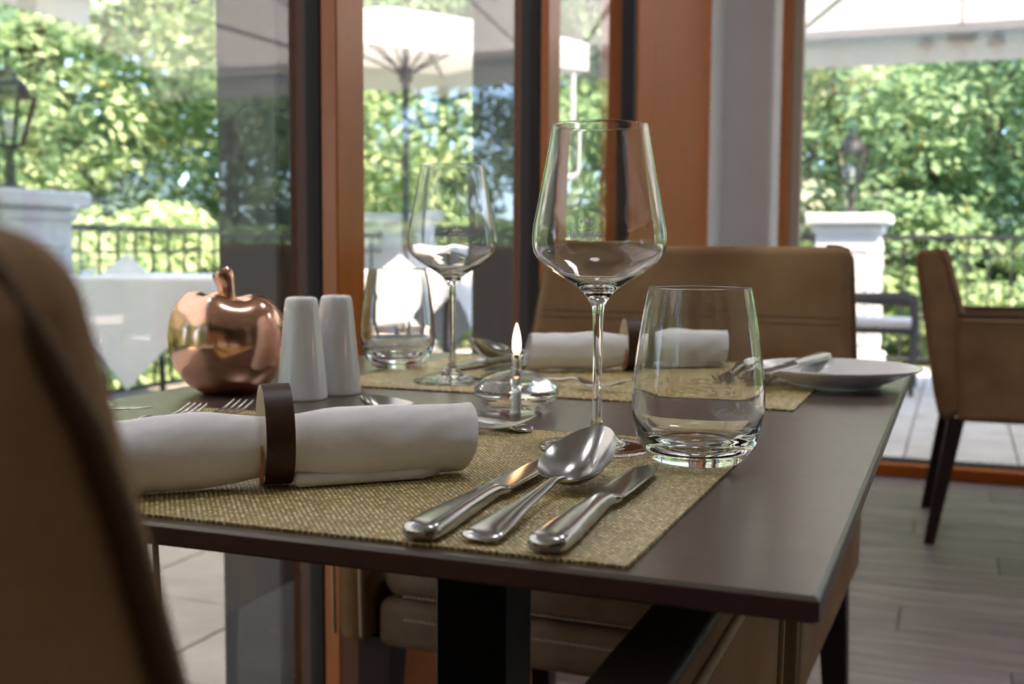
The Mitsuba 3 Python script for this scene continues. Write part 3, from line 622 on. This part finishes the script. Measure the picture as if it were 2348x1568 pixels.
# ------------------------------------------------------------------ the terrace outside
k = thing('terrace', 'pale stone tile terrace outside the windows', 'terrace', kind='structure')
part(k, 'bed', box((-4.75, -4.2, -0.20), (6.2, 9.0, -0.014)), M_JOINT, label='dark joints between the tiles')
TP = .459
cells = []
for i in range(-11, 15):
    for j in range(-10, 21):
        x, y = -.150 + i * TP, .044 + j * TP
        inside = x + TP > X0 - .08 and y < Y1 + .13
        if x < -4.62 or x + TP > 6.1 or y + TP > 8.95 or y < -4.1: continue
        if inside and not (x < X0 - .10 or y + TP > Y1 + .16): continue
        lo, hi = [x + .004, y + .004], [x + TP - .004, y + TP - .004]
        if x < X0 - .10 and y < Y1 + .1: hi[0] = min(hi[0], X0 - .10)
        elif y < Y1 + .16: lo[1] = max(lo[1], Y1 + .16)
        if hi[0] - lo[0] < .05 or hi[1] - lo[1] < .05: continue
        cells.append((math.hypot(x - EYE[0], y - EYE[1]) + (3.0 if x > 2.6 or y < -1 else 0), lo, hi, (i * 5 + j * 3 + (i * j) % 7) % 3))
cells.sort(key=lambda c: c[0])
for d, lo, hi, t in cells[:290]:
    part(k, 'tile', box((lo[0], lo[1], -.016), (hi[0], hi[1], 0.0 + .0010 * math.sin(lo[0] * 37 + lo[1] * 91)), .0025), TILES[t])
if cells[290:]:
    part(k, 'far_tiles', cat([box((lo[0], lo[1], -.016), (hi[0], hi[1], 0.0), .0025) for d, lo, hi, t in cells[290:]]), TILES[0], kind='stuff')
gm = trimesh.creation.box(extents=(90, 90, 0.2)); gm.apply_translation((0, 20, -0.65))
single('garden_ground', gm, M_GRASS, 'green garden ground beyond the terrace railing', 'ground', kind='structure')

# pillars with lanterns
PILLARS = [(-4.345, 3.91, 'at the left, behind the white clothed table'), (-4.25, 7.90, 'in the terrace corner behind the parasol pole'), (-.725, 8.45, 'at the right, behind the far armchair')]
def pillar(x, y, where):
    k = thing('pillar', 'white square stucco pillar with a cap ' + where, 'pillar', 'white pillars of the terrace railing', M=place(x, y))
    part(k, 'shaft', box((-.225, -.225, -.3), (.225, .225, 1.05), .006), M_WHITESTONE)
    part(k, 'base', box((-.27, -.27, -.3), (.27, .27, .12), .012), M_WHITESTONE)
    for nx, ny in ((0, -1), (1, 0), (-1, 0), (0, 1)):
        c = np.array([nx, ny]) * .228; t = np.array([-ny, nx])
        fr = []
        for (a, b, z0, z1) in ((-.17, .17, .88, .91), (-.17, .17, .20, .23), (-.17, -.14, .23, .88), (.14, .17, .23, .88)):
            p, q = c + t * a, c + t * b
            w = np.array([abs(nx), abs(ny)]) * .008
            fr.append(box((*(np.minimum(p, q) - w), z0), (*(np.maximum(p, q) + w), z1), .003))
        part(k, 'panel_moulding', cat(fr), M_WHITESTONE)
    part(k, 'neck', box((-.25, -.25, 1.01), (.25, .25, 1.075), .015), M_WHITESTONE)
    part(k, 'cap', box((-.295, -.295, 1.075), (.295, .295, 1.155), .012), M_WHITESTONE)
for p in PILLARS: pillar(*p)
def sq(z, w): return [[sx * w, sy * w, z] for sx, sy in ((-1, -1), (1, -1), (1, 1), (-1, 1))]
def lantern(x, y, lab):
    k = thing('lantern', lab, 'lantern', 'iron lanterns on the terrace pillars', M=place(x, y, 1.155, 20))
    part(k, 'stem', lathe(spline([(.075, 0), (.075, .012), (.035, .035), (.022, .06), (.028, .12), (.020, .15), (.024, .19), (.055, .215), (.060, .225), (.0005, .226)], 60), 24), M_LANT, 40)
    for a in range(4):
        c, s = math.cos(a * math.pi / 2 + math.pi / 4), math.sin(a * math.pi / 2 + math.pi / 4)
        part(k, 'bar', bar((c * .062, s * .062, .222), (c * .128, s * .128, .452), .0115), M_LANT)
        b0, b1 = sq(.226, .044), sq(.450, .090)
        i, j = a, (a + 1) % 4
        part(k, 'pane', trimesh.Trimesh([b0[i], b0[j], b1[j], b1[i]], [[0, 1, 2], [0, 2, 3]], process=False), M_LGLASS)
    rr = [trimesh.convex.convex_hull(np.array(sq(.450, .100) + sq(.466, .100)))]
    part(k, 'top_frame', rr[0], M_LANT)
    kr = part(k, 'roof', lathe(spline([(.100, .466), (.098, .480), (.080, .520), (.052, .548), (.044, .556), (.052, .566), (.040, .580), (.012, .594), (.0005, .596)], 50), 24), M_LANT, 40)
    part(kr, 'finial', hull([((0, 0, .604), .014), ((0, 0, .620), .008)], 2), M_LANT, True)
    part(k, 'bulb', hull([((0, 0, .27), .016), ((0, 0, .33), .022)], 2), M_ALU, True)
lantern(PILLARS[0][0] + .04, PILLARS[0][1] + .01, 'black iron lantern on the left pillar at the left edge of the photo')
lantern(PILLARS[2][0], PILLARS[2][1], 'black iron lantern on the right pillar, seen through the back window')
def railing(a, b, lab):
    a, b = np.array(a, float), np.array(b, float); L = np.linalg.norm(b - a); ang = math.degrees(math.atan2(b[1] - a[1], b[0] - a[0]))
    k = thing('railing', lab, 'railing', 'dark iron railings around the terrace', M=place(a[0], a[1], 0, ang))
    part(k, 'handrail', box((0, -.022, .965), (L, .022, 1.0), .004), M_RAIL)
    part(k, 'upper_bar', box((0, -.010, .85), (L, .010, .865)), M_RAIL)
    part(k, 'bottom_bar', box((0, -.014, .08), (L, .014, .105)), M_RAIL)
    n = int(L / .145)
    bp = mikit.ply(box((-.0065, -.0065, .10), (.0065, .0065, .968)), M_RAIL)
    for i in range(1, n):
        kk = key_for(k + '__baluster')
        scene[kk] = {**bp, 'to_world': place(a[0], a[1], 0, ang) @ T4().translate([L * i / n, 0, 0])}
railing((-4.25, -3.4), (-4.25, 3.72), 'dark iron railing along the left side of the terrace, before the left pillar')
railing((-4.25, 4.18), (-4.25, 7.67), 'dark iron railing between the left pillar and the terrace corner')
railing((-4.02, 8.10), (-.955, 8.40), 'dark iron railing between the corner pillar and the right pillar')
railing((-.495, 8.45), (6.0, 8.45), 'dark iron railing to the right of the right pillar')

# awnings
def awning(lab, M, W, D, zt, zb, vh, logos):
    """local: fixed edge at y = 0, front bar at y = D, x from 0 to W"""
    k = thing('awning', lab, 'awning', 'fabric awnings over the terrace', M=M)
    nx, ny = 24, 12
    x, t = np.meshgrid(np.linspace(0, W, nx), np.linspace(0, 1, ny), indexing='ij')
    z = zt + (zb - zt) * t - 0.03 * np.sin(t * math.pi)
    part(k, 'canopy', quadgrid(np.stack([x, t * D, z], -1)), M_FABRIC, True, label='pale fabric canopy')
    x, t = np.meshgrid(np.linspace(0, W, 60), np.linspace(0, 1, 6), indexing='ij')
    kv = part(k, 'valance', quadgrid(np.stack([x, D + .045 + .008 * np.sin(x * 9) * t, zb + .015 - vh * t], -1)), M_FABRIC, True, label='hanging valance')
    part(k, 'front_bar', box((-.02, D - .035, zb - .055), (W + .02, D + .035, zb + .02), .012), M_ALU, label='pale metal front bar')
    part(k, 'cassette', box((-.02, -.02, zt - .08), (W + .02, .10, zt + .07), .02), M_ALU)
    xs = np.arange(1.33, W, 1.2)
    for q in xs: part(k, 'seam', tube([(q, D * t, zt + (zb - zt) * t - .03 * math.sin(t * math.pi) - .004) for t in np.linspace(0, 1, 8)], .006, 6), M_LOGO)
    for q, s in ((W * .04, 1), (W * .40, -1), (W * .66, 1)):
        e = np.array([q + .75 * s, D * .55, zt - .10 + (zb - zt) * .5])
        part(k, 'arm', cat([bar((q, .05, zt - .10), e, .020), bar(e, (q + .1 * s, D - .05, zb - .05), .018)]), M_ALU)
    from shapely.geometry import Point, Polygon, box as sbox
    from shapely import affinity, union_all
    for q in logos:
        for s, dx in ((.060, -.195), (.098, 0), (.060, .195)):
            crown = union_all([Point(0, 1.30).buffer(.62), Point(-.42, .98).buffer(.50), Point(.42, .98).buffer(.50), Point(0, 1.75).buffer(.34)])
            g = affinity.scale(union_all([crown, sbox(-.09, .1, .09, .8), Polygon([(-.32, 0), (.32, 0), (.09, .22), (-.09, .22)])]), s, s, origin=(0, 0))
            m = trimesh.creation.extrude_polygon(g, .0012, engine='earcut')
            v = np.array(m.vertices); m = trimesh.Trimesh(np.stack([q + dx + v[:, 0], D + .058 + v[:, 2], zb - vh + .062 + v[:, 1]], -1), m.faces, process=False)
            part(kv, 'printed_tree', m, M_LOGO, label='printed tree on the valance')
awning('pale awning over the terrace outside the back window', place(-1.32, Y1 + .17), 5.6, 2.57, 2.72, 2.23, .225, (1.33, 3.7))
awning('pale awning over the terrace outside the left windows', T4().translate([-1.00, -3.5, 0]).rotate([0, 0, 1], 90), 7.80, 3.08, 2.74, 2.20, .215, ())
scene_keys = None

# parasol
def parasol(x, y, rz, half, ze, zp, lab):
    k = thing('parasol', lab, 'parasol', M=place(x, y, 0, rz))
    n = 24
    V, Fc = [], []
    for s in range(4):
        a0, a1 = s * math.pi / 2 + math.pi / 4, (s + 1) * math.pi / 2 + math.pi / 4
        c0 = np.array([math.cos(a0), math.sin(a0)]) * half * math.sqrt(2); c1 = np.array([math.cos(a1), math.sin(a1)]) * half * math.sqrt(2)
        u, t = np.meshgrid(np.linspace(0, 1, n), np.linspace(0.0, 1, 14), indexing='ij')
        e = c0[None, None] * (1 - u[..., None]) + c1[None, None] * u[..., None]
        sag = 0.06 * np.sin(t * math.pi) * np.sin(u * math.pi)
        z = zp + (ze - zp) * t ** 1.12 - sag
        kp = part(k, 'canopy_panel', quadgrid(np.concatenate([e * t[..., None], z[..., None]], -1)), M_PARASOL, True, label='white canopy panel')
        w = np.linspace(0, 1, n); ed = c0[None] * (1 - w[:, None]) + c1[None] * w[:, None]
        P = np.stack([np.concatenate([ed * 1.002, np.full((n, 1), ze)], 1), np.concatenate([ed * 1.003, (ze - .20 + .0 * np.sin(w * 18))[:, None]], 1)], 1)
        part(kp, 'valance', quadgrid(P), M_PARASOL, True, label='white valance')
        for cc in (c0, (c0 + c1) / 2):
            kr = part(k, 'rib', tube([(cc[0] * t, cc[1] * t, zp + (ze - zp) * t ** 1.12 - .025) for t in np.linspace(0.02, .98, 8)], .011, 6), M_PATIO)
            part(kr, 'strut', bar((cc[0] * .03, cc[1] * .03, ze - .20), (cc[0] * .50, cc[1] * .50, zp + (ze - zp) * .5 ** 1.12 - .03), .010, 6), M_PATIO)
    part(k, 'pole', bar((0, 0, .05), (0, 0, zp + .02), .026, 14), M_PATIO, True)
    part(k, 'hub', lathe([(.0005, ze - .26), (.05, ze - .26), (.05, ze - .16), (.0005, ze - .16)], 20), M_PATIO, 40)
    part(k, 'base', box((-.30, -.30, 0), (.30, .30, .07), .012), M_PATIO)
parasol(-3.92, 7.47, 58, .98, 2.40, 2.68, 'large white square parasol on the terrace seen between the orange posts')
k = single('hanging_pipe', tube(spline([(0, 0, 2.30), (0, 0, 1.90), (0, 0, 1.52), (0, 0, 1.455), (-.02, -.01, 1.425), (-.055, -.02, 1.415), (-.13, -.05, 1.415)], 40), .024, 12), M_ALU, 'pale pipe with an elbow hanging near the parasol, seen through the near wine glass', 'pipe', smooth=True, M=place(-2.78, 8.06))

# ------------------------------------------------------------------ terrace furniture
def clothed_table(x, y, rz, lab, clab, half=.40):
    M = place(x, y, 0, rz)
    k = thing('terrace_table', lab, 'table', 'terrace tables under white cloths', M=M)
    part(k, 'tabletop', box((-half, -half, .715), (half, half, .742), .004), M_PATIO)
    for sx in (-1, 1):
        for sy in (-1, 1): part(k, 'leg', bar((sx * .30, sy * .30, 0), (sx * (half - .05), sy * (half - .05), .716), .016), M_PATIO)
    H = 1.30 / 2 * math.sqrt(2)
    # the upper cloth lies diagonally: a square whose corners hang over the middle of each side
    n = 97
    a, b = np.meshgrid(np.linspace(-1, 1, n), np.linspace(-1, 1, n), indexing='ij')
    px, py = (a - b) * H / 2, (a + b) * H / 2
    def drape(px, py, lift):
        ox, oy = np.maximum(np.abs(px) - half, 0), np.maximum(np.abs(py) - half, 0)
        over = np.hypot(ox, oy)
        fold = .012 * np.sin(py * 16) * np.minimum(ox * 6, 1) + .012 * np.sin(px * 14) * np.minimum(oy * 6, 1)
        qx = np.sign(px) * (np.minimum(np.abs(px), half) + np.minimum(ox, .006) + lift + .06 * ox + fold * (ox > 0))
        qy = np.sign(py) * (np.minimum(np.abs(py), half) + np.minimum(oy, .006) + lift + .06 * oy + fold * (oy > 0))
        z = .744 + lift - np.maximum(np.maximum(ox, oy) - .004, 0) * .985
        return np.stack([qx, qy, z], -1)
    single('tablecloth', quadgrid(drape(px, py, .004)), M_CLOTH, clab, 'tablecloth', smooth=True, group='white terrace tablecloths', M=M)
    return M
clothed_table(-3.47, 4.13, 5, 'terrace table under a white cloth seen through the left window', 'white cloth with a hanging corner on the terrace table left of the copper apple')
clothed_table(-3.00, 5.80, 0, 'terrace table under a white cloth seen between the orange posts', 'white cloth on the terrace table seen behind the far glasses')
def tent(x, y, z, w, h, rz, lab):
    v = np.array([[-w, -.05, 0], [w, -.05, 0], [0, -.02, h], [-w * .5, .08, 0], [w * .5, .08, 0], [0, .004, h * .98]])
    f = [[0, 1, 2], [3, 5, 4], [0, 2, 5], [0, 5, 3], [1, 5, 2], [1, 4, 5], [0, 4, 1], [0, 3, 4]]
    m = trimesh.Trimesh(v, f, process=False).subdivide().subdivide()
    single('folded_napkin', m, M_CLOTH, lab, 'napkin', smooth=25, group='folded napkins on the terrace tables', M=place(x, y, z, rz))
CZ = .7490
tent(-3.66, 3.99, CZ, .125, .105, 20, 'white napkin folded to a pointed tent on the left terrace table')
tent(-3.06, 5.68, CZ, .115, .095, 10, 'white folded napkin on the terrace table behind the far wine glass, left one')
tent(-2.82, 5.92, CZ, .10, .085, 60, 'white folded napkin on the terrace table behind the far wine glass, right one')
single('terrace_plate', plm, None, 'small plate on the left terrace table beside the folded napkin', 'plate', M=place(-3.20, 4.22, CZ))
single('terrace_tumbler', tum_far, None, 'water tumbler on the left terrace table left of the folded napkin', 'tumbler', group='glasses on the terrace tables', M=place(-3.81, 3.88, CZ))
single('terrace_tumbler', tum_far, None, 'water tumbler on the terrace table seen behind the far glasses', 'tumbler', group='glasses on the terrace tables', M=place(-3.16, 5.96, CZ))
def terrace_chair(x, y, rz, lab):
    """local: facing +y"""
    k = thing('terrace_chair', lab, 'chair', 'dark terrace armchairs', M=place(x, y, 0, rz))
    part(k, 'seat', box((-.25, -.23, .375), (.25, .25, .405), .006), M_PATIO)
    part(k, 'cushion', hull([((sx * .22, y_, .432), .026) for sx in (-1, 1) for y_ in (-.19, .225)], 2), M_CUSHION, True, label='pale seat cushion')
    part(k, 'backrest', hull([((sx * .235, y_, z), .014) for sx in (-1, 1) for y_, z in ((-.235, .44), (-.30, .80))], 2), M_PATIO, 40)
    for sx in (-1, 1):
        part(k, 'armrest', hull([((sx * .27, y_, z), .017) for y_, z in ((-.27, .585), (.16, .600), (.235, .585), (.252, .56))], 2), M_PATIO, 40)
        part(k, 'front_leg', tube(spline([(sx * .27, .250, .57), (sx * .27, .262, .42), (sx * .27, .250, .20), (sx * .27, .255, 0)], 12), .017, 10), M_PATIO, True)
        part(k, 'rear_leg', tube(spline([(sx * .255, -.25, .62), (sx * .26, -.245, .40), (sx * .265, -.27, .20), (sx * .27, -.30, 0)], 12), .017, 10), M_PATIO, True)
terrace_chair(-.46, 7.16, -90, 'dark terrace armchair with a pale cushion outside, right of the far armchair')
terrace_chair(-3.30, 4.88, 180, 'dark terrace armchair behind the left terrace table')
terrace_chair(-3.00, 6.55, 180, 'dark terrace armchair behind the terrace table seen between the posts')
terrace_chair(1.9, 6.3, 100, 'dark terrace armchair standing on the terrace far to the right')

# ------------------------------------------------------------------ trees
def tree(name, lab, catg, x, y, h, trunk_h, blobs, nleaf, size, cols, seed, group):
    r = np.random.default_rng(seed)
    k = thing(name, lab, catg, group)
    z0 = -.55
    if trunk_h > 0:
        lean = r.normal(0, .12, 2)
        pts = spline([(x, y, z0), (x + lean[0] * .3, y + lean[1] * .3, z0 + h * .3), (x + lean[0], y + lean[1], z0 + h * .85)], 10)
        part(k, 'trunk', tube(pts, np.linspace(.055 * h * .5, .02, 10), 10), M_BARK, True)
        for q in range(6):
            c = blobs[q % len(blobs)]; s = pts[3 + q % 5]
            part(k, 'branch', tube(spline([s, (s + np.array(c[:3])) / 2 + [0, 0, .12], np.array(c[:3])], 8), np.linspace(.035, .010, 8), 6), M_BARK, True)
    w = np.array([b[3] * b[4] for b in blobs]); w = w / w.sum()
    which = r.choice(len(blobs), nleaf, p=w)
    B = np.array(blobs)[which]
    d = r.normal(size=(nleaf, 3)); d /= np.linalg.norm(d, axis=1, keepdims=True)
    rad = r.uniform(.45, 1.0, nleaf) ** .6
    P = B[:, :3] + d * rad[:, None] * np.stack([B[:, 3], B[:, 3], B[:, 4]], 1)
    P += 0.18 * (np.stack([meshkit.noise(P * 2.2, s_) for s_ in (1, 2, 3)], 1) - .5)
    # clumps: leaves gather on sprays that droop outwards
    spray = meshkit.noise(P * [2.6, 2.6, 4.2], 9)
    keep = spray > .36 - .15 * r.random(nleaf)
    P, d, B, spray = P[keep], d[keep], B[keep], spray[keep]; n = len(P)
    nrm = d * [0.55, 0.55, 0.35] + [0, 0, .75] + r.normal(0, .38, (n, 3)); nrm /= np.linalg.norm(nrm, axis=1, keepdims=True)
    ax = r.normal(size=(n, 3)) + d * .8 - [0, 0, .3]; ax -= nrm * (ax * nrm).sum(1, keepdims=True); ax /= np.linalg.norm(ax, axis=1, keepdims=True)
    sd = np.cross(nrm, ax); s = size * r.uniform(.65, 1.25, n)[:, None]
    fold = nrm * s * .12
    V = np.stack([P - ax * s * .5, P + sd * s * .30 + fold, P + ax * s * .5, P - sd * s * .30 + fold], 1).reshape(-1, 3)
    i = np.arange(n) * 4
    Fc = np.vstack([np.stack([i, i + 1, i + 2], 1), np.stack([i, i + 2, i + 3], 1)])
    a, b = np.array(cols[0]), np.array(cols[1])
    C = a + (b - a) * np.clip(r.random(n) * .6 + .4 * meshkit.noise(P * .9, 4), 0, 1)[:, None]
    yel = r.random(n) < .004; C[yel] = [.55, .32, .06]
    part(k, 'foliage', trimesh.Trimesh(V, Fc, process=False), M_LEAF, False, kind='stuff', color=np.repeat(C, 4, 0))
def crown(r, x, y, z, R, Hh, n):
    out = []
    for _ in range(n):
        a, q, t = r.uniform(0, 2 * np.pi), math.sqrt(r.random()), r.uniform(-1, 1)
        k = math.sqrt(max(0.05, 1 - t * t * .8))
        out.append((x + R * q * k * math.cos(a), y + R * q * k * math.sin(a), z + Hh * t, R * r.uniform(.26, .48), Hh * r.uniform(.14, .26)))
    return out
LIGHT = ((.31, .44, .21), (.66, .79, .50)); SILVER = ((.42, .47, .34), (.80, .84, .68)); MID = ((.165, .28, .14), (.43, .59, .34)); SHADE_BLUE = ((.13, .22, .14), (.36, .48, .33))  # the bluish pair holds shade in its leaf colour
TREES = [
    # x, y, height, R, colours, leaves, size, what
    (-7.2, 1.2, 5.2, 2.0, SILVER, 15000, .105, 'silvery green leafy tree at the far left beyond the railing'),
    (-7.2, 3.9, 5.6, 1.9, SILVER, 17000, .100, 'silvery green leafy tree behind the left lantern'),
    (-8.0, 6.2, 5.8, 1.9, LIGHT, 19000, .120, 'bright green tree behind the left terrace table'),
    (-8.6, 8.8, 6.2, 2.2, LIGHT, 19000, .130, 'bright green tree behind the terrace corner'),
    (-5.6, 10.7, 5.6, 1.9, LIGHT, 18000, .130, 'bright green maple behind the parasol, left side'),
    (-3.6, 11.4, 5.4, 1.8, MID, 17000, .130, 'mid green tree behind the parasol pole'),
    (-1.7, 11.6, 5.4, 1.8, LIGHT, 18000, .120, 'bright green tree right of the parasol behind the orange panel'),
    (0.2, 11.0, 4.2, 1.7, MID, 15000, .120, 'pale green tree behind the right pillar'),
    (-1.42, 10.25, 2.9, 0.85, SILVER, 7000, .105, 'small pale green tree left of the right lantern'),
    (2.1, 12.4, 5.0, 1.9, SHADE_BLUE, 12500, .120, 'tree with blue green shade put into its leaf colour, right of the right pillar'),
    (4.2, 12.0, 5.2, 2.0, SHADE_BLUE, 12500, .120, 'tree with blue green shade put into its leaf colour, at the right edge of the photo'),
    (6.8, 11.5, 5.6, 2.2, LIGHT, 14000, .130, 'mid green tree beyond the right edge'),
    (9.5, 10.5, 6.0, 2.4, LIGHT, 14000, .140, 'bright green tree far to the right'),
    (-8.6, -1.6, 6.0, 2.2, MID, 12000, .130, 'mid green tree behind the camera side of the terrace'),
    (-3.2, -7.8, 6.0, 2.3, MID, 10000, .150, 'mid green tree added out of view at the near end of the terrace to hide bright sky'),  # added out of view, hides bright sky from the back pane reflection
    (-7.2, -5.6, 6.0, 2.3, LIGHT, 10000, .150, 'bright green tree added out of view at the near end of the terrace to hide bright sky'),
]
for i, (x, y, h, R, cols, nl, sz, lab) in enumerate(TREES):
    r = np.random.default_rng(100 + i)
    tree('tree', lab, 'tree', x, y, h, 1, crown(r, x, y, h * .50 - .1, R, h * .50, 50), int(nl * 1.55), sz * .84, cols, 200 + i, 'trees beyond the terrace')
SHRUBS = [(-6.0, 2.2, LIGHT), (-6.0, 5.4, LIGHT), (-6.1, 7.7, LIGHT), (-4.6, 10.0, LIGHT), (-2.9, 10.1, MID), (-1.3, 10.3, LIGHT), (0.5, 10.3, LIGHT), (2.2, 10.1, MID), (4.0, 10.0, LIGHT), (6.0, 10.0, MID), (-6.0, -.4, MID)]
wheres = ['left of the left pillar', 'behind the left terrace table', 'before the terrace corner', 'at the terrace corner', 'behind the parasol', 'left of the right pillar', 'behind the right pillar', 'right of the right pillar', 'behind the railing at the right edge', 'beyond the right edge of the photo', 'far to the left']
for i, ((x, y, cols), wh) in enumerate(zip(SHRUBS, wheres)):
    r = np.random.default_rng(300 + i)
    tree('shrub', 'leafy green shrub behind the railing ' + wh, 'shrub', x, y, 1.6, 0, crown(r, x, y, .35, 1.1, .75, 26), 9500, .105, cols, 400 + i, 'shrubs behind the railing')
# a dense dark belt of wood farther off
BELT = [(-11, -9), (-3, -13), (-14, -1), (-13, 3.5), (-12.5, 7.5), (-11.5, 11.5), (-8.5, 15), (-5, 16.5), (-1.5, 17.5), (2.0, 19.5), (9.5, 18), (14, 15)]  # southern end added out of view to hide sky in pane reflections
for i, (x, y) in enumerate(BELT):
    r = np.random.default_rng(500 + i)
    tree('woodland_tree', 'large dark tree of the wood standing far behind the terrace', 'tree', x, y, 9.0, 1, crown(r, x, y, 3.6, 3.4, 4.2, 60), 13000 if x < -7 else 9000, .42, MID, 600 + i, 'trees of the wood behind')
